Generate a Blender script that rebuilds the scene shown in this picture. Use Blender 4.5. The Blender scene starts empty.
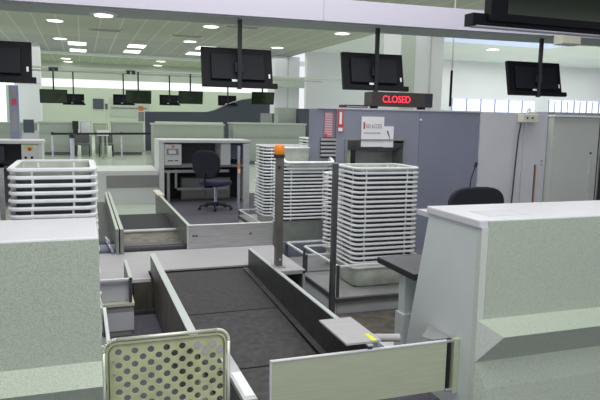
import bpy, bmesh, math, random
from mathutils import Vector, Matrix
random.seed(7)
sc = bpy.context.scene
COL = sc.collection
sc.view_settings.view_transform = 'Standard'
sc.view_settings.look = 'None'
PI = math.pi

# ------------------------------------------------------------------ materials
def mat(name, col, rough=.5, metal=0., noise=0., scale=20., emit=None, estr=0., stretch=None, bump=0., spec=None):
    m = bpy.data.materials.new(name); m.use_nodes = True
    nt = m.node_tree; b = nt.nodes['Principled BSDF']
    b.inputs['Base Color'].default_value = (*col, 1)
    b.inputs['Roughness'].default_value = rough
    b.inputs['Metallic'].default_value = metal
    if spec is not None: b.inputs['Specular IOR Level'].default_value = spec
    if noise or bump:
        tc = nt.nodes.new('ShaderNodeTexCoord'); mp = nt.nodes.new('ShaderNodeMapping')
        nz = nt.nodes.new('ShaderNodeTexNoise'); nz.inputs['Scale'].default_value = scale; nz.inputs['Detail'].default_value = 4
        nt.links.new(tc.outputs['Object'], mp.inputs['Vector']); nt.links.new(mp.outputs[0], nz.inputs['Vector'])
        if stretch: mp.inputs['Scale'].default_value = stretch
        if noise:
            cr = nt.nodes.new('ShaderNodeValToRGB')
            cr.color_ramp.elements[0].position = .3; cr.color_ramp.elements[1].position = .7
            cr.color_ramp.elements[0].color = (*[max(0, c*(1-noise)) for c in col], 1)
            cr.color_ramp.elements[1].color = (*[min(1, c*(1+noise)) for c in col], 1)
            nt.links.new(nz.outputs['Fac'], cr.inputs[0]); nt.links.new(cr.outputs[0], b.inputs['Base Color'])
        if bump:
            bp = nt.nodes.new('ShaderNodeBump'); bp.inputs['Strength'].default_value = bump; bp.inputs['Distance'].default_value = .01
            nt.links.new(nz.outputs['Fac'], bp.inputs['Height']); nt.links.new(bp.outputs[0], b.inputs['Normal'])
    if emit:
        b.inputs['Emission Color'].default_value = (*emit, 1); b.inputs['Emission Strength'].default_value = estr
    return m

def speckle(name, c0, c1, c2):
    m = bpy.data.materials.new(name); m.use_nodes = True
    nt = m.node_tree; b = nt.nodes['Principled BSDF']; b.inputs['Roughness'].default_value = .55
    tc = nt.nodes.new('ShaderNodeTexCoord')
    nz = nt.nodes.new('ShaderNodeTexNoise'); nz.inputs['Scale'].default_value = 230; nz.inputs['Detail'].default_value = 3; nz.inputs['Roughness'].default_value = .7
    cr = nt.nodes.new('ShaderNodeValToRGB'); e = cr.color_ramp.elements
    e[0].position = .36; e[0].color = (*c0, 1); e[1].position = .5; e[1].color = (*c1, 1)
    x = e.new(.66); x.color = (*c2, 1)
    nt.links.new(tc.outputs['Object'], nz.inputs['Vector']); nt.links.new(nz.outputs['Fac'], cr.inputs[0]); nt.links.new(cr.outputs[0], b.inputs['Base Color'])
    return m

def ceil_tiles(name, base, line, w, l, vary=.06):
    m = bpy.data.materials.new(name); m.use_nodes = True
    nt = m.node_tree; b = nt.nodes['Principled BSDF']; b.inputs['Roughness'].default_value = .8
    tc = nt.nodes.new('ShaderNodeTexCoord'); mp = nt.nodes.new('ShaderNodeMapping')
    br = nt.nodes.new('ShaderNodeTexBrick'); br.offset = 0
    br.inputs['Color1'].default_value = (*base, 1); br.inputs['Color2'].default_value = (*[c*(1-vary) for c in base], 1)
    br.inputs['Mortar'].default_value = (*line, 1); br.inputs['Scale'].default_value = 1
    br.inputs['Brick Width'].default_value = w; br.inputs['Row Height'].default_value = l
    br.inputs['Mortar Size'].default_value = .035; br.inputs['Mortar Smooth'].default_value = .3
    nt.links.new(tc.outputs['Object'], mp.inputs[0]); nt.links.new(mp.outputs[0], br.inputs['Vector']); nt.links.new(br.outputs['Color'], b.inputs['Base Color'])
    return m

M = {}
M['laminate'] = speckle('pale green speckled laminate', (.31,.37,.30), (.48,.55,.455), (.55,.61,.52))
M['laminate_edge'] = speckle('pale grey speckled edge', (.48,.53,.48), (.63,.68,.63), (.72,.76,.72))
M['top_white'] = mat('white worktop', (.70,.70,.76), .35, noise=.02, scale=6)
M['panel_white'] = mat('white side panel', (.68,.74,.74), .5, noise=.03, scale=3)
M['steel'] = mat('brushed steel', (.46,.46,.47), .4, .5, noise=.14, scale=5, stretch=(1,1,14))
M['post_steel'] = mat('worn post steel', (.15,.14,.125), .45, .45, noise=.2, scale=5)
M['steel_light'] = mat('light brushed steel', (.55,.57,.59), .4, .35, noise=.10, scale=3, stretch=(1,1,9))
M['steel_dark'] = mat('dark steel', (.11,.11,.12), .42, .5, noise=.2, scale=6)
M['rail_dark'] = mat('rail metal in dark reflected tone', (.045,.045,.05), .45, .2, noise=.3, scale=8)  # base colour carries the dark reflections on the rail's inner face
M['rail_top'] = mat('rail top edge', (.60,.65,.65), .4, .3)
M['brown_steel'] = mat('brownish steel', (.17,.155,.13), .45, .4, noise=.35, scale=4, stretch=(3,3,1))
M['olive_steel'] = mat('greenish brushed steel', (.58,.64,.46), .42, .35, noise=.06, scale=5, stretch=(1,1,12))
M['perf'] = mat('yellow green coated steel', (.58,.63,.37), .45, .25, noise=.14, scale=9)
M['perf_edge'] = mat('pale steel edging', (.70,.73,.62), .35, .5)
M['belt'] = mat('dark grey rubber belt', (.058,.055,.061), .7, noise=.22, scale=30, bump=.15, spec=.3)
M['belt_scuff'] = mat('scuffed rubber belt', (.062,.059,.064), .7, noise=.28, scale=22, bump=.15, spec=.3)
M['cover'] = mat('lilac grey cover plate', (.46,.45,.475), .5, .15, noise=.05, scale=5, stretch=(1,10,1))
M['black'] = mat('black plastic', (.012,.012,.018), .4)
M['black_matte'] = mat('black matte', (.02,.02,.026), .7)
M['screen'] = mat('dark green glass', (.012,.022,.010), .12)
M['casing'] = mat('black monitor casing', (.006,.0065,.010), .5, spec=.2)
M['casing_panel'] = mat('monitor back panel', (.010,.011,.018), .55, spec=.25)
M['fabric'] = mat('dark navy fabric', (.020,.021,.034), .85, noise=.3, scale=120)
M['fabric_seat'] = mat('navy seat fabric', (.045,.048,.105), .85, noise=.3, scale=120)
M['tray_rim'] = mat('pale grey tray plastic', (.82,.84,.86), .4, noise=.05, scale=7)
M['tray_tub'] = mat('tray tub with gap shade in colour', (.045,.048,.068), .6, noise=.15, scale=9)  # near-black tone paints the shade between nested rims into the tubs
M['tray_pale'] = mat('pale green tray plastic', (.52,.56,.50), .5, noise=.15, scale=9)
M['part_blue'] = mat('blue grey partition', (.26,.275,.35), .55, noise=.06, scale=2)
M['part_blue2'] = mat('darker blue grey partition', (.225,.24,.32), .55, noise=.05, scale=2)
M['part_pale'] = mat('pale grey partition', (.60,.61,.66), .5, noise=.05, scale=2)
M['part_olive'] = mat('pale olive panel', (.53,.56,.53), .5, noise=.04, scale=2)
M['hood'] = mat('hood steel', (.27,.29,.27), .45, .45, noise=.15, scale=8)
M['cream'] = mat('cream plastic', (.70,.69,.58), .5)
M['paper'] = mat('white paper', (.88,.88,.92), .7)
M['red'] = mat('red print', (.62,.07,.08), .6)
M['pink'] = mat('faded red print', (.62,.25,.28), .6)
M['ink'] = mat('black ink', (.03,.03,.04), .6)
M['greyink'] = mat('grey ink', (.25,.25,.28), .6)
M['amber'] = mat('amber beacon lens', (.75,.22,.02), .25, emit=(.9,.3,.02), estr=.25)
M['yellow'] = mat('yellow tape', (.85,.85,.05), .5)
M['orange'] = mat('orange tag', (.8,.25,.08), .5)
M['led'] = mat('red led', (.4,0,0), .5, emit=(1,.03,.06), estr=2.2)
M['sign_case'] = mat('dark brown sign casing', (.045,.038,.035), .4)
M['desk_white'] = mat('white desk frame', (.78,.80,.80), .4)
M['grey_panel'] = mat('dark grey panel', (.12,.125,.14), .6)
M['mid_grey'] = mat('mid grey', (.30,.30,.30), .6)
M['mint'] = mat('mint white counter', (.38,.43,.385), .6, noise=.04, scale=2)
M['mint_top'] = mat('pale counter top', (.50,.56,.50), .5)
M['slate'] = mat('slate blue grey', (.075,.09,.12), .6)
M['floor_pale'] = mat('pale terrazzo', (.64,.72,.62), .22, noise=.04, scale=3)
M['floor_carpet'] = mat('purple grey carpet', (.12,.115,.15), .9, noise=.25, scale=40)
M['wall_green'] = mat('pale green wall', (.62,.70,.58), .8)
M['wall_lilac'] = mat('pale lilac wall', (.72,.73,.76), .8, noise=.04, scale=.3)
M['white'] = mat('white paint', (.82,.83,.85), .7)
M['bulkhead'] = mat('grey green bulkhead', (.50,.55,.49), .8)
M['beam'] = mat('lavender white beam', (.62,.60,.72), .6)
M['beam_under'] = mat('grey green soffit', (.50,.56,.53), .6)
M['ceil_a'] = ceil_tiles('beige ceiling panels', (.40,.41,.345), (.52,.53,.46), .78, 7.0)
M['ceil_b'] = ceil_tiles('grey ceiling panels', (.34,.35,.33), (.47,.48,.45), .78, 7.0)
M['ceil_c'] = ceil_tiles('green ceiling panels', (.42,.46,.34), (.52,.56,.44), .78, 7.0)
M['ceil_w'] = mat('white ceiling', (.72,.74,.74), .8, noise=.05, scale=.4)
M['lamp'] = mat('lit diffuser', (1,1,1), .5, emit=(1,1,.96), estr=3)
M['strip'] = mat('lit wall strip', (1,1,1), .5, emit=(.95,.95,1), estr=.55)
M['window'] = mat('bright window glass', (.8,.85,1), .3, emit=(.72,.76,1), estr=.7)
M['skylight'] = mat('blue skylight', (.55,.62,.85), .5, emit=(.6,.68,1), estr=.35)
M['window_white'] = mat('daylit glass', (.9,1,1), .3, emit=(.85,1,1), estr=.8)
M['frame_blue'] = mat('blue grey frame', (.25,.27,.42), .5)
M['chrome'] = mat('chrome', (.6,.62,.75), .25, .6)
M['copper'] = mat('copper strip', (.38,.20,.11), .4, .4)

# ------------------------------------------------------------------ mesh builder
class MB:
    def __init__(s): s.bm = bmesh.new()
    def poly(s, vs, faces):
        v = [s.bm.verts.new(p) for p in vs]
        for f in faces:
            try: s.bm.faces.new([v[i] for i in f])
            except ValueError: pass
        return s
    def box(s, x0, x1, y0, y1, z0, z1):
        return s.poly([(x0,y0,z0),(x1,y0,z0),(x1,y1,z0),(x0,y1,z0),(x0,y0,z1),(x1,y0,z1),(x1,y1,z1),(x0,y1,z1)],
            [(0,3,2,1),(4,5,6,7),(0,1,5,4),(1,2,6,5),(2,3,7,6),(3,0,4,7)])
    def prism(s, pts, axis, a, b):
        """pts: 2D outline; axis 'x': (y,z) swept in x; 'y': (x,z) swept in y; 'z': (x,y)"""
        def mk(p, t):
            return {'x': (t,p[0],p[1]), 'y': (p[0],t,p[1]), 'z': (p[0],p[1],t)}[axis]
        n = len(pts); vs = [mk(p,a) for p in pts] + [mk(p,b) for p in pts]
        return s.poly(vs, [tuple(range(n))[::-1], tuple(range(n,2*n))] + [(i,(i+1)%n,n+(i+1)%n,n+i) for i in range(n)])
    def tube(s, a, b, r, n=12, r2=None):
        a, b = Vector(a), Vector(b); d = (b-a).normalized(); r2 = r if r2 is None else r2
        u = d.orthogonal().normalized(); w = d.cross(u)
        vs = []
        for c, rr in ((a,r),(b,r2)):
            for i in range(n):
                t = 2*PI*i/n; vs.append(c + (u*math.cos(t)+w*math.sin(t))*rr)
        return s.poly(vs, [tuple(range(n))[::-1], tuple(range(n,2*n))] + [(i,(i+1)%n,n+(i+1)%n,n+i) for i in range(n)])
    def path(s, pts, r, n=8):
        for p, q in zip(pts, pts[1:]): s.tube(p, q, r, n)
        return s
    def lathe(s, prof, c=(0,0), n=20):
        vs = []; k = len(prof)
        for r, z in prof:
            for i in range(n):
                t = 2*PI*i/n; vs.append((c[0]+r*math.cos(t), c[1]+r*math.sin(t), z))
        fs = [tuple(range(n))[::-1], tuple(range((k-1)*n, k*n))]
        for j in range(k-1):
            fs += [(j*n+i, j*n+(i+1)%n, (j+1)*n+(i+1)%n, (j+1)*n+i) for i in range(n)]
        return s.poly(vs, fs)
    def build(s, name, m, parent=None, bevel=0, smooth=False, kind=None):
        bmesh.ops.recalc_face_normals(s.bm, faces=s.bm.faces)
        me = bpy.data.meshes.new(name); s.bm.to_mesh(me); s.bm.free()
        me.materials.append(M[m])
        o = bpy.data.objects.new(name, me); COL.objects.link(o)
        if parent is not None:
            o.parent = parent
            if parent.type == 'EMPTY' and not parent.get('_local'):
                me.transform(Matrix.Translation(-Vector(parent.location)))
            elif parent.type != 'EMPTY':
                g = parent.parent
                if g is not None and not g.get('_local'): me.transform(Matrix.Translation(-Vector(g.location)))
        if smooth:
            for p in me.polygons: p.use_smooth = True
        if bevel:
            b = o.modifiers.new('bevel', 'BEVEL'); b.width = bevel; b.segments = 2; b.limit_method = 'ANGLE'
        if kind: o['kind'] = kind
        return o
def B(*a): return MB().box(*a)
def tag(o, label, cat, group=None, kind=None):
    o['label'] = label; o['category'] = cat
    if group: o['group'] = group
    if kind: o['kind'] = kind
    return o
def thing(name, label, cat, loc, group=None, local=False, rz=0):
    o = bpy.data.objects.new(name, None); COL.objects.link(o); o.location = loc; o.rotation_euler[2] = rz
    o.empty_display_size = .1
    if local: o['_local'] = 1
    return tag(o, label, cat, group)
def struct(name, mb, m, parent=None): return mb.build(name, m, parent, kind='structure')
def copy_tree(o, loc, rot, label, group=None, parent=None):
    r = o.copy(); COL.objects.link(r); r.location = loc; r.rotation_euler = rot; r['label'] = label
    if group: r['group'] = group
    for ch in list(o.children):
        c = ch.copy(); COL.objects.link(c); c.parent = r
        for g in list(ch.children):
            d = g.copy(); COL.objects.link(d); d.parent = c
    return r
def text(name, body, size, m, loc, rot, parent, extrude=.001, align='LEFT', width=None):
    cu = bpy.data.curves.new(name, 'FONT'); cu.body = body; cu.size = size; cu.extrude = extrude; cu.align_x = align
    t = bpy.data.objects.new(name+'_tmp', cu); COL.objects.link(t)
    bpy.context.view_layer.update()
    me = bpy.data.meshes.new_from_object(t.evaluated_get(bpy.context.evaluated_depsgraph_get()))
    bpy.data.objects.remove(t)
    if width:
        xs = [v.co.x for v in me.vertices]; k = width/(max(xs)-min(xs)); x0 = min(xs)
        for v in me.vertices: v.co.x = (v.co.x-x0)*k
    me.name = name; me.materials.clear(); me.materials.append(M[m])
    o = bpy.data.objects.new(name, me); COL.objects.link(o); o.parent = parent
    base = Vector((0,0,0)) if parent.get('_local') or parent.type != 'EMPTY' else Vector(parent.location)
    if parent.type != 'EMPTY' and parent.parent is not None and not parent.parent.get('_local'): base = Vector(parent.parent.location)
    o.location = Vector(loc)-base; o.rotation_euler = rot
    return o

# ------------------------------------------------------------------ camera
R = [(0.9423849,-0.02617547,0.33350495),(-0.33394314,-0.13266234,0.93321095),(0.01981631,-0.9908156,-0.13376011)]
cam = bpy.data.cameras.new('camera'); co = bpy.data.objects.new('camera', cam); COL.objects.link(co)
cam.sensor_width = 36; cam.lens = 612/600*36; cam.clip_end = 300; cam.clip_start = .05
mw = Matrix(((R[0][0], -R[0][1], -R[0][2], 0), (R[1][0], -R[1][1], -R[1][2], 0), (R[2][0], -R[2][1], -R[2][2], 1.6), (0,0,0,1)))
co.matrix_world = mw
sc.camera = co

# ------------------------------------------------------------------ setting
struct('floor', B(-14,42,9.8,50,-.1,0), 'floor_pale')
struct('floor_desk_mat', B(1.32,14,9.8,12.4,-.05,.004), 'floor_carpet')
struct('floor_carpet', B(-14,42,-6,9.8,-.1,.0), 'floor_carpet')
struct('ceiling', B(-16,11.3,-6,30,5,5.15), 'ceil_a')
struct('ceiling_grey_band', B(-16,11.3,30,37.6,5,5.15), 'ceil_b')
struct('ceiling_rear', B(-16,13.6,37.9,45,5,5.15), 'ceil_c')
struct('ceiling_front_right', B(11.3,42,-6,17.5,5,5.15), 'ceil_a')
struct('ceiling_right', B(11.3,42,17.5,31,5,5.15), 'ceil_w')
struct('trim_1', B(-16,13.6,37.6,37.9,4.86,5.15), 'white')
struct('ceiling_bulkhead', B(-16,13.6,45,45.4,3.88,5.15), 'bulkhead')
struct('trim_2', B(-16,13.6,45.1,45.4,3.34,3.88), 'strip')
struct('wall_rear', B(-16,13.6,45.1,45.5,0,3.34), 'wall_green')
struct('wall_right_rear', B(11.2,42,30.7,31,0,5.15), 'wall_lilac')
struct('ceiling_beam', MB().prism([(-16,2.70),(42,3.29),(42,3.60),(-16,2.99)], 'y', 7.9, 8.65), 'beam')
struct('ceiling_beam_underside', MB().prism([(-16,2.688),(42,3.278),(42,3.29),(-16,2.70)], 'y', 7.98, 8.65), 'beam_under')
# beam fascia seams
struct('trim_3', B(3.1,3.115,7.895,7.902,2.90,3.17).box(-1.9,-1.885,7.895,7.902,2.85,3.12), 'bulkhead')
# columns
c = struct('column_left', B(-3.1,-1.9,34,35.2,0,5), 'wall_lilac'); struct('column_joint', B(-3.12,-1.88,33.98,34.0,3.0,3.03), 'bulkhead', c)
c = struct('column_middle', B(10.3,11.75,33.4,34.8,0,4.98), 'wall_lilac')
struct('column_ledge', B(10.0,13.4,32.6,33.4,3.25,3.8), 'bulkhead', c)
struct('column_seam', B(11.05,11.09,33.37,33.41,0,4.9), 'bulkhead', c)
c = struct('column_right', B(10.9,12.65,20,21.4,0,5), 'wall_lilac')
struct('column_face', B(10.88,11.45,19.96,20.0,0,5), 'mint_top', c)
struct('column_seam', B(12.1,12.13,19.97,20.0,0,5), 'bulkhead', c)
# blue windows high on right rear wall
for k in range(14):
    x = 20.1+k*.98
    if k == 6: continue
    wo = struct('window_%d'%(k+1), B(x,x+.9,30.6,30.7,2.05,2.82 if k < 6 else 2.95), 'window')
    struct('window_frame', B(x-.04,x+.94,30.56,30.62,2.0,2.07).box(x-.04,x+.0,30.56,30.62,2.0,2.95).box(x+.42,x+.45,30.56,30.62,2.0,2.9) if k > 6 else
           B(x-.04,x+.94,30.56,30.62,2.0,2.07).box(x-.04,x+.0,30.56,30.62,2.0,2.86), 'frame_blue', wo)
struct('window_15', B(14.2,20.5,20.9,23.6,4.985,5.0), 'skylight')
struct('window_16', B(-6,-3.4,33,33.1,0.2,4.0), 'window_white')
# ceiling lights
k = 0
def clight(x, y, w, l, lab, shape='rect', z=5.):
    t = thing('ceiling_light', lab, 'light', (x,y,z-.03), 'recessed ceiling lights', local=True)
    if shape == 'rect':
        B(-w/2-.05,w/2+.05,-l/2-.06,l/2+.06,0.005,.03).build('frame', 'white', t); B(-w/2,w/2,-l/2,l/2,-.01,.01).build('diffuser', 'lamp', t)
    else:
        MB().lathe([(w/2+.06,.03),(w/2+.06,.005),(w/2,.0)]).build('trim_ring', 'white', t); MB().lathe([(w/2,.01),(w/2,-.012)]).build('diffuser', 'lamp', t)
for (x, y), lab in zip([(-.09,32.7),(-.06,36.2),(2.72,32.4),(2.72,35.3),(6.0,34.5),(6.0,31.4)],
    ['long lit ceiling panel, nearer one left of the two pairs','long lit ceiling panel, farther one of the left pair','long lit ceiling panel, nearer one of the middle pair','long lit ceiling panel, farther one of the middle pair','long lit ceiling panel beyond the hanging pole, farther of its pair','long lit ceiling panel beyond the hanging pole, nearer of its pair']):
    clight(x, y, .8, 1.3, lab)
for (x, y), lab in zip([(-.82,25.1),(-.82,31),(-.81,42),(-.72,44.4),(4.78,23.9),(4.84,29.1),(4.9,40.7),(5.1,44.2),(9.99,23.3),(13.39,25.2),(18.5,25.0),(9.2,29.5),(17.3,29.3)],
    ['round ceiling light nearest at the left end of the beige ceiling','round ceiling light next to the left pair of panels','small round light in rear green ceiling at left','farthest small round light in rear green ceiling at left',
     'round ceiling light just left above the second hanging monitor','round ceiling light beside the grey ceiling vent','small round light in rear green ceiling near centre','farthest small round light in rear ceiling near centre',
     'round ceiling light near the edge of beige and white ceiling','round light in white ceiling beside the wide column','round light in white ceiling near the blue skylight','round ceiling light above the middle column','small round light in white ceiling far right of the wide column']):
    clight(x, y, .55, .5, lab, 'round')
clight(.3, 8.33, .22, .2, 'round downlight set in the underside of the white beam', 'round', z=2.855)
for x, y, lab in ((1.0,27.0,'slim grey air vent in beige ceiling at left'),(4.4,27.3,'slim grey air vent in beige ceiling near centre'),(5.9,23.5,'slim grey air vent beside the round light')):
    t = thing('ceiling_vent', lab, 'vent', (x,y,4.98), 'ceiling air vents', local=True)
    B(-.7,.7,-.25,.25,0,.02).build('frame', 'bulkhead', t)
    mb = MB()
    for j in range(5): mb.box(-.62,.62,-.2+j*.09,-.16+j*.09,-.015,.003)
    mb.build('slats', 'mid_grey', t)

# ------------------------------------------------------------------ monitors
def monitor(name, label, x, y, z0, z1, w, front, yaw, pole_top, group, tilt=13, poley=None, label_tags=True):
    h = z1-z0; t = thing(name, label, 'monitor', (x,y,0), group, local=True, rz=yaw)
    tl = math.radians(tilt); zc = (z0+z1)/2
    mt = Matrix.Translation((0,.0,zc)) @ Matrix.Rotation(-tl if not front else tl, 4, 'X')
    def bb(nm, m, *a, par=t, bevel=0):
        o = B(*a).build(nm, m, par, bevel); o.data.transform(mt); return o
    if front:
        cs = bb('casing', 'casing', -w/2,w/2,0,.07,-h/2,h/2, bevel=.006)
        bb('screen', 'screen', -w/2+.025,w/2-.025,-.006,.0,-h/2+.03,h/2-.025)
        py = .12
    else:
        cs = bb('casing', 'casing', -w/2,w/2,-.03,.03,-h/2,h/2, bevel=.006)
        bb('back_panel', 'casing_panel', -w/2+.12,w/2-.12,-.07,-.03,-h/2+.09,h/2-.09, par=t, bevel=.01)
        bb('lower_bar', 'casing', -w/2-.01,w/2+.05,-.08,-.03,-h/2-.015,-h/2+.05)
        if label_tags:
            bb('sticker', 'paper', -.10,.0,-.085,-.08,-h/2+.055,-h/2+.085); bb('sticker', 'paper', w/2-.06,w/2-.035,-.036,-.03,-h/2+.13,-h/2+.19)
        py = -.13
    pl = B(-.028,.028,py-.02,py+.02,z0-.02 if not front else zc,pole_top).build('pole', 'black', t)
    B(-.05,.05,py-.05,py+.05,pole_top-.012,pole_top).build('ceiling_plate', 'black', t)
    B(-.06,.06,min(py,0),max(py,0),zc-.06,zc+.06).build('bracket', 'black', t)
    return t
G = 'hanging monitors seen from behind'
monitor('hanging_monitor', 'hanging black monitor seen from behind, cut by the left edge', -1.05,8.3,1.945,2.445,1.0, False, 0, 2.95, G)
monitor('hanging_monitor', 'hanging black monitor seen from behind, above the far check-in desk', 2.02,8.3,1.98,2.515,.98, False, 0, 2.95, G)
monitor('hanging_monitor', 'hanging black monitor seen from behind, above the red lettered sign', 4.06,8.3,2.01,2.555,.97, False, -.03, 2.95, G)
monitor('hanging_monitor', 'hanging black monitor seen from behind, rightmost, above the pale partition', 6.97,8.3,2.02,2.57,1.02, False, -.03, 2.95, G)
# large near display, upper right
t = thing('flight_display', 'very large hanging display with dark screen at upper right corner', 'display', (4.3,5,0), local=True, rz=0)
B(-.68,.9,-.05,.06,2.53,3.35).build('casing', 'casing', t, .006)
B(-.50,.85,-.056,-.05,2.60,3.32).build('screen', 'screen', t)
B(-.84,.9,.0,.14,2.487,2.60).build('lower_bar', 'casing', t, .004)
B(-.80,.9,-.008,.10,2.476,2.488).build('underside_edge', 'beam', t)  # pale lilac strip along the lower edge of the display
B(-.04,.04,.1,.18,2.6,5.0).build('pole', 'black', t)
# cream block behind it
t = thing('junction_box', 'cream box hanging from the white beam just below the large display', 'box', (7.13,7.8,0), local=True)
B(-.18,.18,-.1,.09,2.79,2.99).build('box', 'cream', t, .01); B(-.18,.18,-.104,-.1,2.79,2.81).build('lower_edge', 'mid_grey', t); B(-.05,.05,.0,.09,2.98,3.04).build('bracket', 'white', t)
t = thing('hanging_monitor', 'thin edge-on black monitor beside the wide column', 'monitor', (6.0,9.2,0), local=True, rz=-.578)
B(-.02,.02,-.25,.25,1.84,2.43).build('casing', 'casing', t, .004); MB().tube((0,0,2.4),(0,0,5.0),.012).build('pole', 'white', t)
GF = 'far monitors with dark green screens'
for x, xb, lab in ((-.93,41,'far monitor with dark green screen, leftmost'),(2.1,0,'far monitor with dark green screen above the pale counter row near the light green wall'),(4.1,0,'far monitor with dark green screen left of the curved slate wall'),(7.06,0,'far monitor with dark green screen in front of the curved slate wall')):
    zz = .04*(x+1)/2
    monitor('far_monitor', lab, x,24.5,1.93+zz,2.43+zz,.95, True, 0, 3.2, GF, label_tags=False)
for x, lab in ((-.28,'far monitor turned away, partly behind leftmost green screened one'),(1.75,'far monitor turned away, partly behind second green screened one'),(3.72,'far monitor turned away, partly behind third green screened one'),(6.35,'far monitor turned away, left of the rightmost green screened one')):
    monitor('far_monitor', lab, x,28,1.95+.02*x,2.4+.02*x,.85, False, 0, 3.3, 'far monitors seen from behind', tilt=5)
struct('ceiling_mounting_rail', B(-6,11,24.45,24.75,3.2,3.26).box(-6,11,28.0,28.2,3.3,3.36), 'bulkhead')
for x, lab in ((-.9,'small black camera above leftmost far monitor'),(1.8,'small black camera above second far monitor')):
    t = thing('security_camera', lab, 'camera', (x,24.2,3.2), 'small cameras on the rail', local=True)
    B(-.16,-.03,-.1,.1,-.12,.0).build('camera_body', 'black', t); B(.03,.16,-.1,.1,-.12,.0).build('camera_body', 'black', t); B(-.16,.16,0.02,.25,0,.02).build('mount', 'black', t)

# ------------------------------------------------------------------ far hall furniture
def far_counter(x0, x1, y, z1, lab, step=True):
    t = thing('far_counter', lab, 'counter', ((x0+x1)/2,y,0), 'far counters')
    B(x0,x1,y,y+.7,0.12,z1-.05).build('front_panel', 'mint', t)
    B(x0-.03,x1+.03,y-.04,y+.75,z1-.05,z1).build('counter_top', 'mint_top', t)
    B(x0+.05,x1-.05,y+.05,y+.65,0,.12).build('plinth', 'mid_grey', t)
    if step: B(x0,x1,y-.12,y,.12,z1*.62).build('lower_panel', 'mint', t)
    return t
far_counter(-1.5,-.15,25,1.26,'pale green far counter left of the dark screen')
far_counter(1.12,2.3,25,1.3,'pale green far counter behind the right-hand barrier post')
far_counter(-3.4,-1.65,26,1.2,'pale green far counter beside the left column')
far_counter(2.15,4.42,20,1.33,'long pale counter left behind the far check-in desk')
far_counter(4.75,7.3,20,1.39,'long pale counter right behind the far check-in desk')
B(6.62,7.3,21,21.5,0,1.93).build('partition_post', 'mint').name
tag(bpy.data.objects['partition_post'], 'pale green square pillar at right end of the long pale counter', 'pillar')
t = thing('slate_cabinet', 'dark slate cabinet between pale pillar and blue grey partition', 'cabinet', (7.5,20.6,0))
B(7.32,8.2,20.7,21.2,0,1.88).build('body', 'slate', t); B(7.31,8.22,20.66,21.24,1.88,1.91).build('top', 'grey_panel', t); B(7.75,7.77,20.69,20.7,.05,1.85).build('door_gap', 'black', t)
t = thing('slate_cabinet', 'slate low cabinet left of the pale pillar', 'cabinet', (8.2,26,0))
B(7.4,8.7,26,26.5,0,1.75).build('body', 'slate', t); B(7.38,7.9,25.97,26.0,.9,1.75).build('door', 'mid_grey', t)
# curved slate wall
t = thing('curved_slate_screen', 'large dark slate screen with a curved rising top beyond pale counters', 'screen', (6,28,0))
pts = [(2.66,1.30),(2.66,1.72),(5.45,1.76),(5.8,1.86),(6.2,2.06),(6.6,2.22),(7.0,2.34),(7.6,2.44),(8.4,2.44),(8.4,.9),(8.1,.9),(8.1,1.34)]
pts = [(2.66,1.30),(8.4,1.30),(8.4,2.44),(7.6,2.44),(7.0,2.34),(6.6,2.22),(6.2,2.06),(5.8,1.86),(5.45,1.76),(2.66,1.72)]
MB().prism(pts, 'y', 28, 28.4).build('screen_panel', 'slate', t)
MB().prism([(5.3,1.765),(5.45,1.80),(5.8,1.90),(6.2,2.10),(6.6,2.26),(7.0,2.38),(7.6,2.48),(8.4,2.48),(8.4,2.44),(7.6,2.44),(7.0,2.34),(6.6,2.22),(6.2,2.06),(5.8,1.86),(5.45,1.76)], 'y', 27.9, 28.42).build('top_edging', 'mint_top', t)
for a, b in ((2.66,3.09),(6.25,6.65),(7.9,8.4)): B(a,b,28.02,28.38,0,1.30).build('leg', 'slate', t)
t = thing('white_kiosk', 'small white kiosk at the left end of the slate screen', 'kiosk', (2.45,27.5,0))
B(2.3,2.6,27.4,27.7,0,1.75).build('body', 'white', t); B(2.33,2.57,27.38,27.4,1.3,1.7).build('screen', 'mid_grey', t); B(2.35,2.55,27.5,27.6,1.75,1.95).build('badge', 'orange', t)
# monitors and boxes on far counters
t = thing('counter_screen', 'narrow black screen on the far counter behind the tall barrier post', 'screen', (-.2,24.7,0))
B(-.32,-.1,24.6,24.75,1.0,1.30).build('casing', 'black', t); B(-.25,-.17,24.6,24.9,.0,1.0).build('stand', 'grey_panel', t); B(-.3,-.12,24.59,24.6,.85,1.0).build('base', 'black', t)
t = thing('storage_box', 'light grey cabinet right of the narrow black screen', 'cabinet', (.2,25,0))
B(-.05,.38,25,25.5,0.7,1.3).build('body', 'chrome', t); B(-.03,.36,25.02,25.45,0,.7).build('pedestal', 'mint', t); B(.0,.33,24.98,25.0,.74,1.26).build('door', 'tray_rim', t)
t = thing('storage_box', 'olive green cabinet above the two dark chairs', 'cabinet', (.7,25.5,0))
B(.45,.98,25.5,25.9,.85,1.2).build('body', 'hood', t); B(.5,.93,25.52,25.88,0,.85).build('pedestal', 'mint', t); B(.47,.96,25.48,25.5,.88,1.17).build('door', 'olive_steel', t)
t = thing('paper_carton', 'small white carton on the barrier line near dark chairs', 'box', (.75,22.6,0))
B(.5,.9,22.5,22.8,.83,1.02).build('carton', 'white', t); B(.66,.74,22.6,22.7,0,.83).build('stand', 'mint', t); B(.5,.9,22.49,22.5,.90,.92).build('tape', 'mid_grey', t)
def visitor_chair(x, y, lab):
    t = thing('visitor_chair', lab, 'chair', (x,y,0), 'dark visitor chairs', local=True)
    B(-.26,.26,-.25,.25,.42,.49).build('seat', 'grey_panel', t, .02); B(-.25,.25,.2,.26,.5,.86).build('backrest', 'grey_panel', t, .02)
    for sx in (-.24,.24):
        for sy in (-.22,.24): MB().tube((sx,sy,0),(sx,sy,.45),.015,8).build('leg', 'black', t)
visitor_chair(.02,24.2,'dark visitor chair between the two barrier posts, left one')
visitor_chair(.85,24.0,'dark visitor chair between the two barrier posts, right one')
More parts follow.
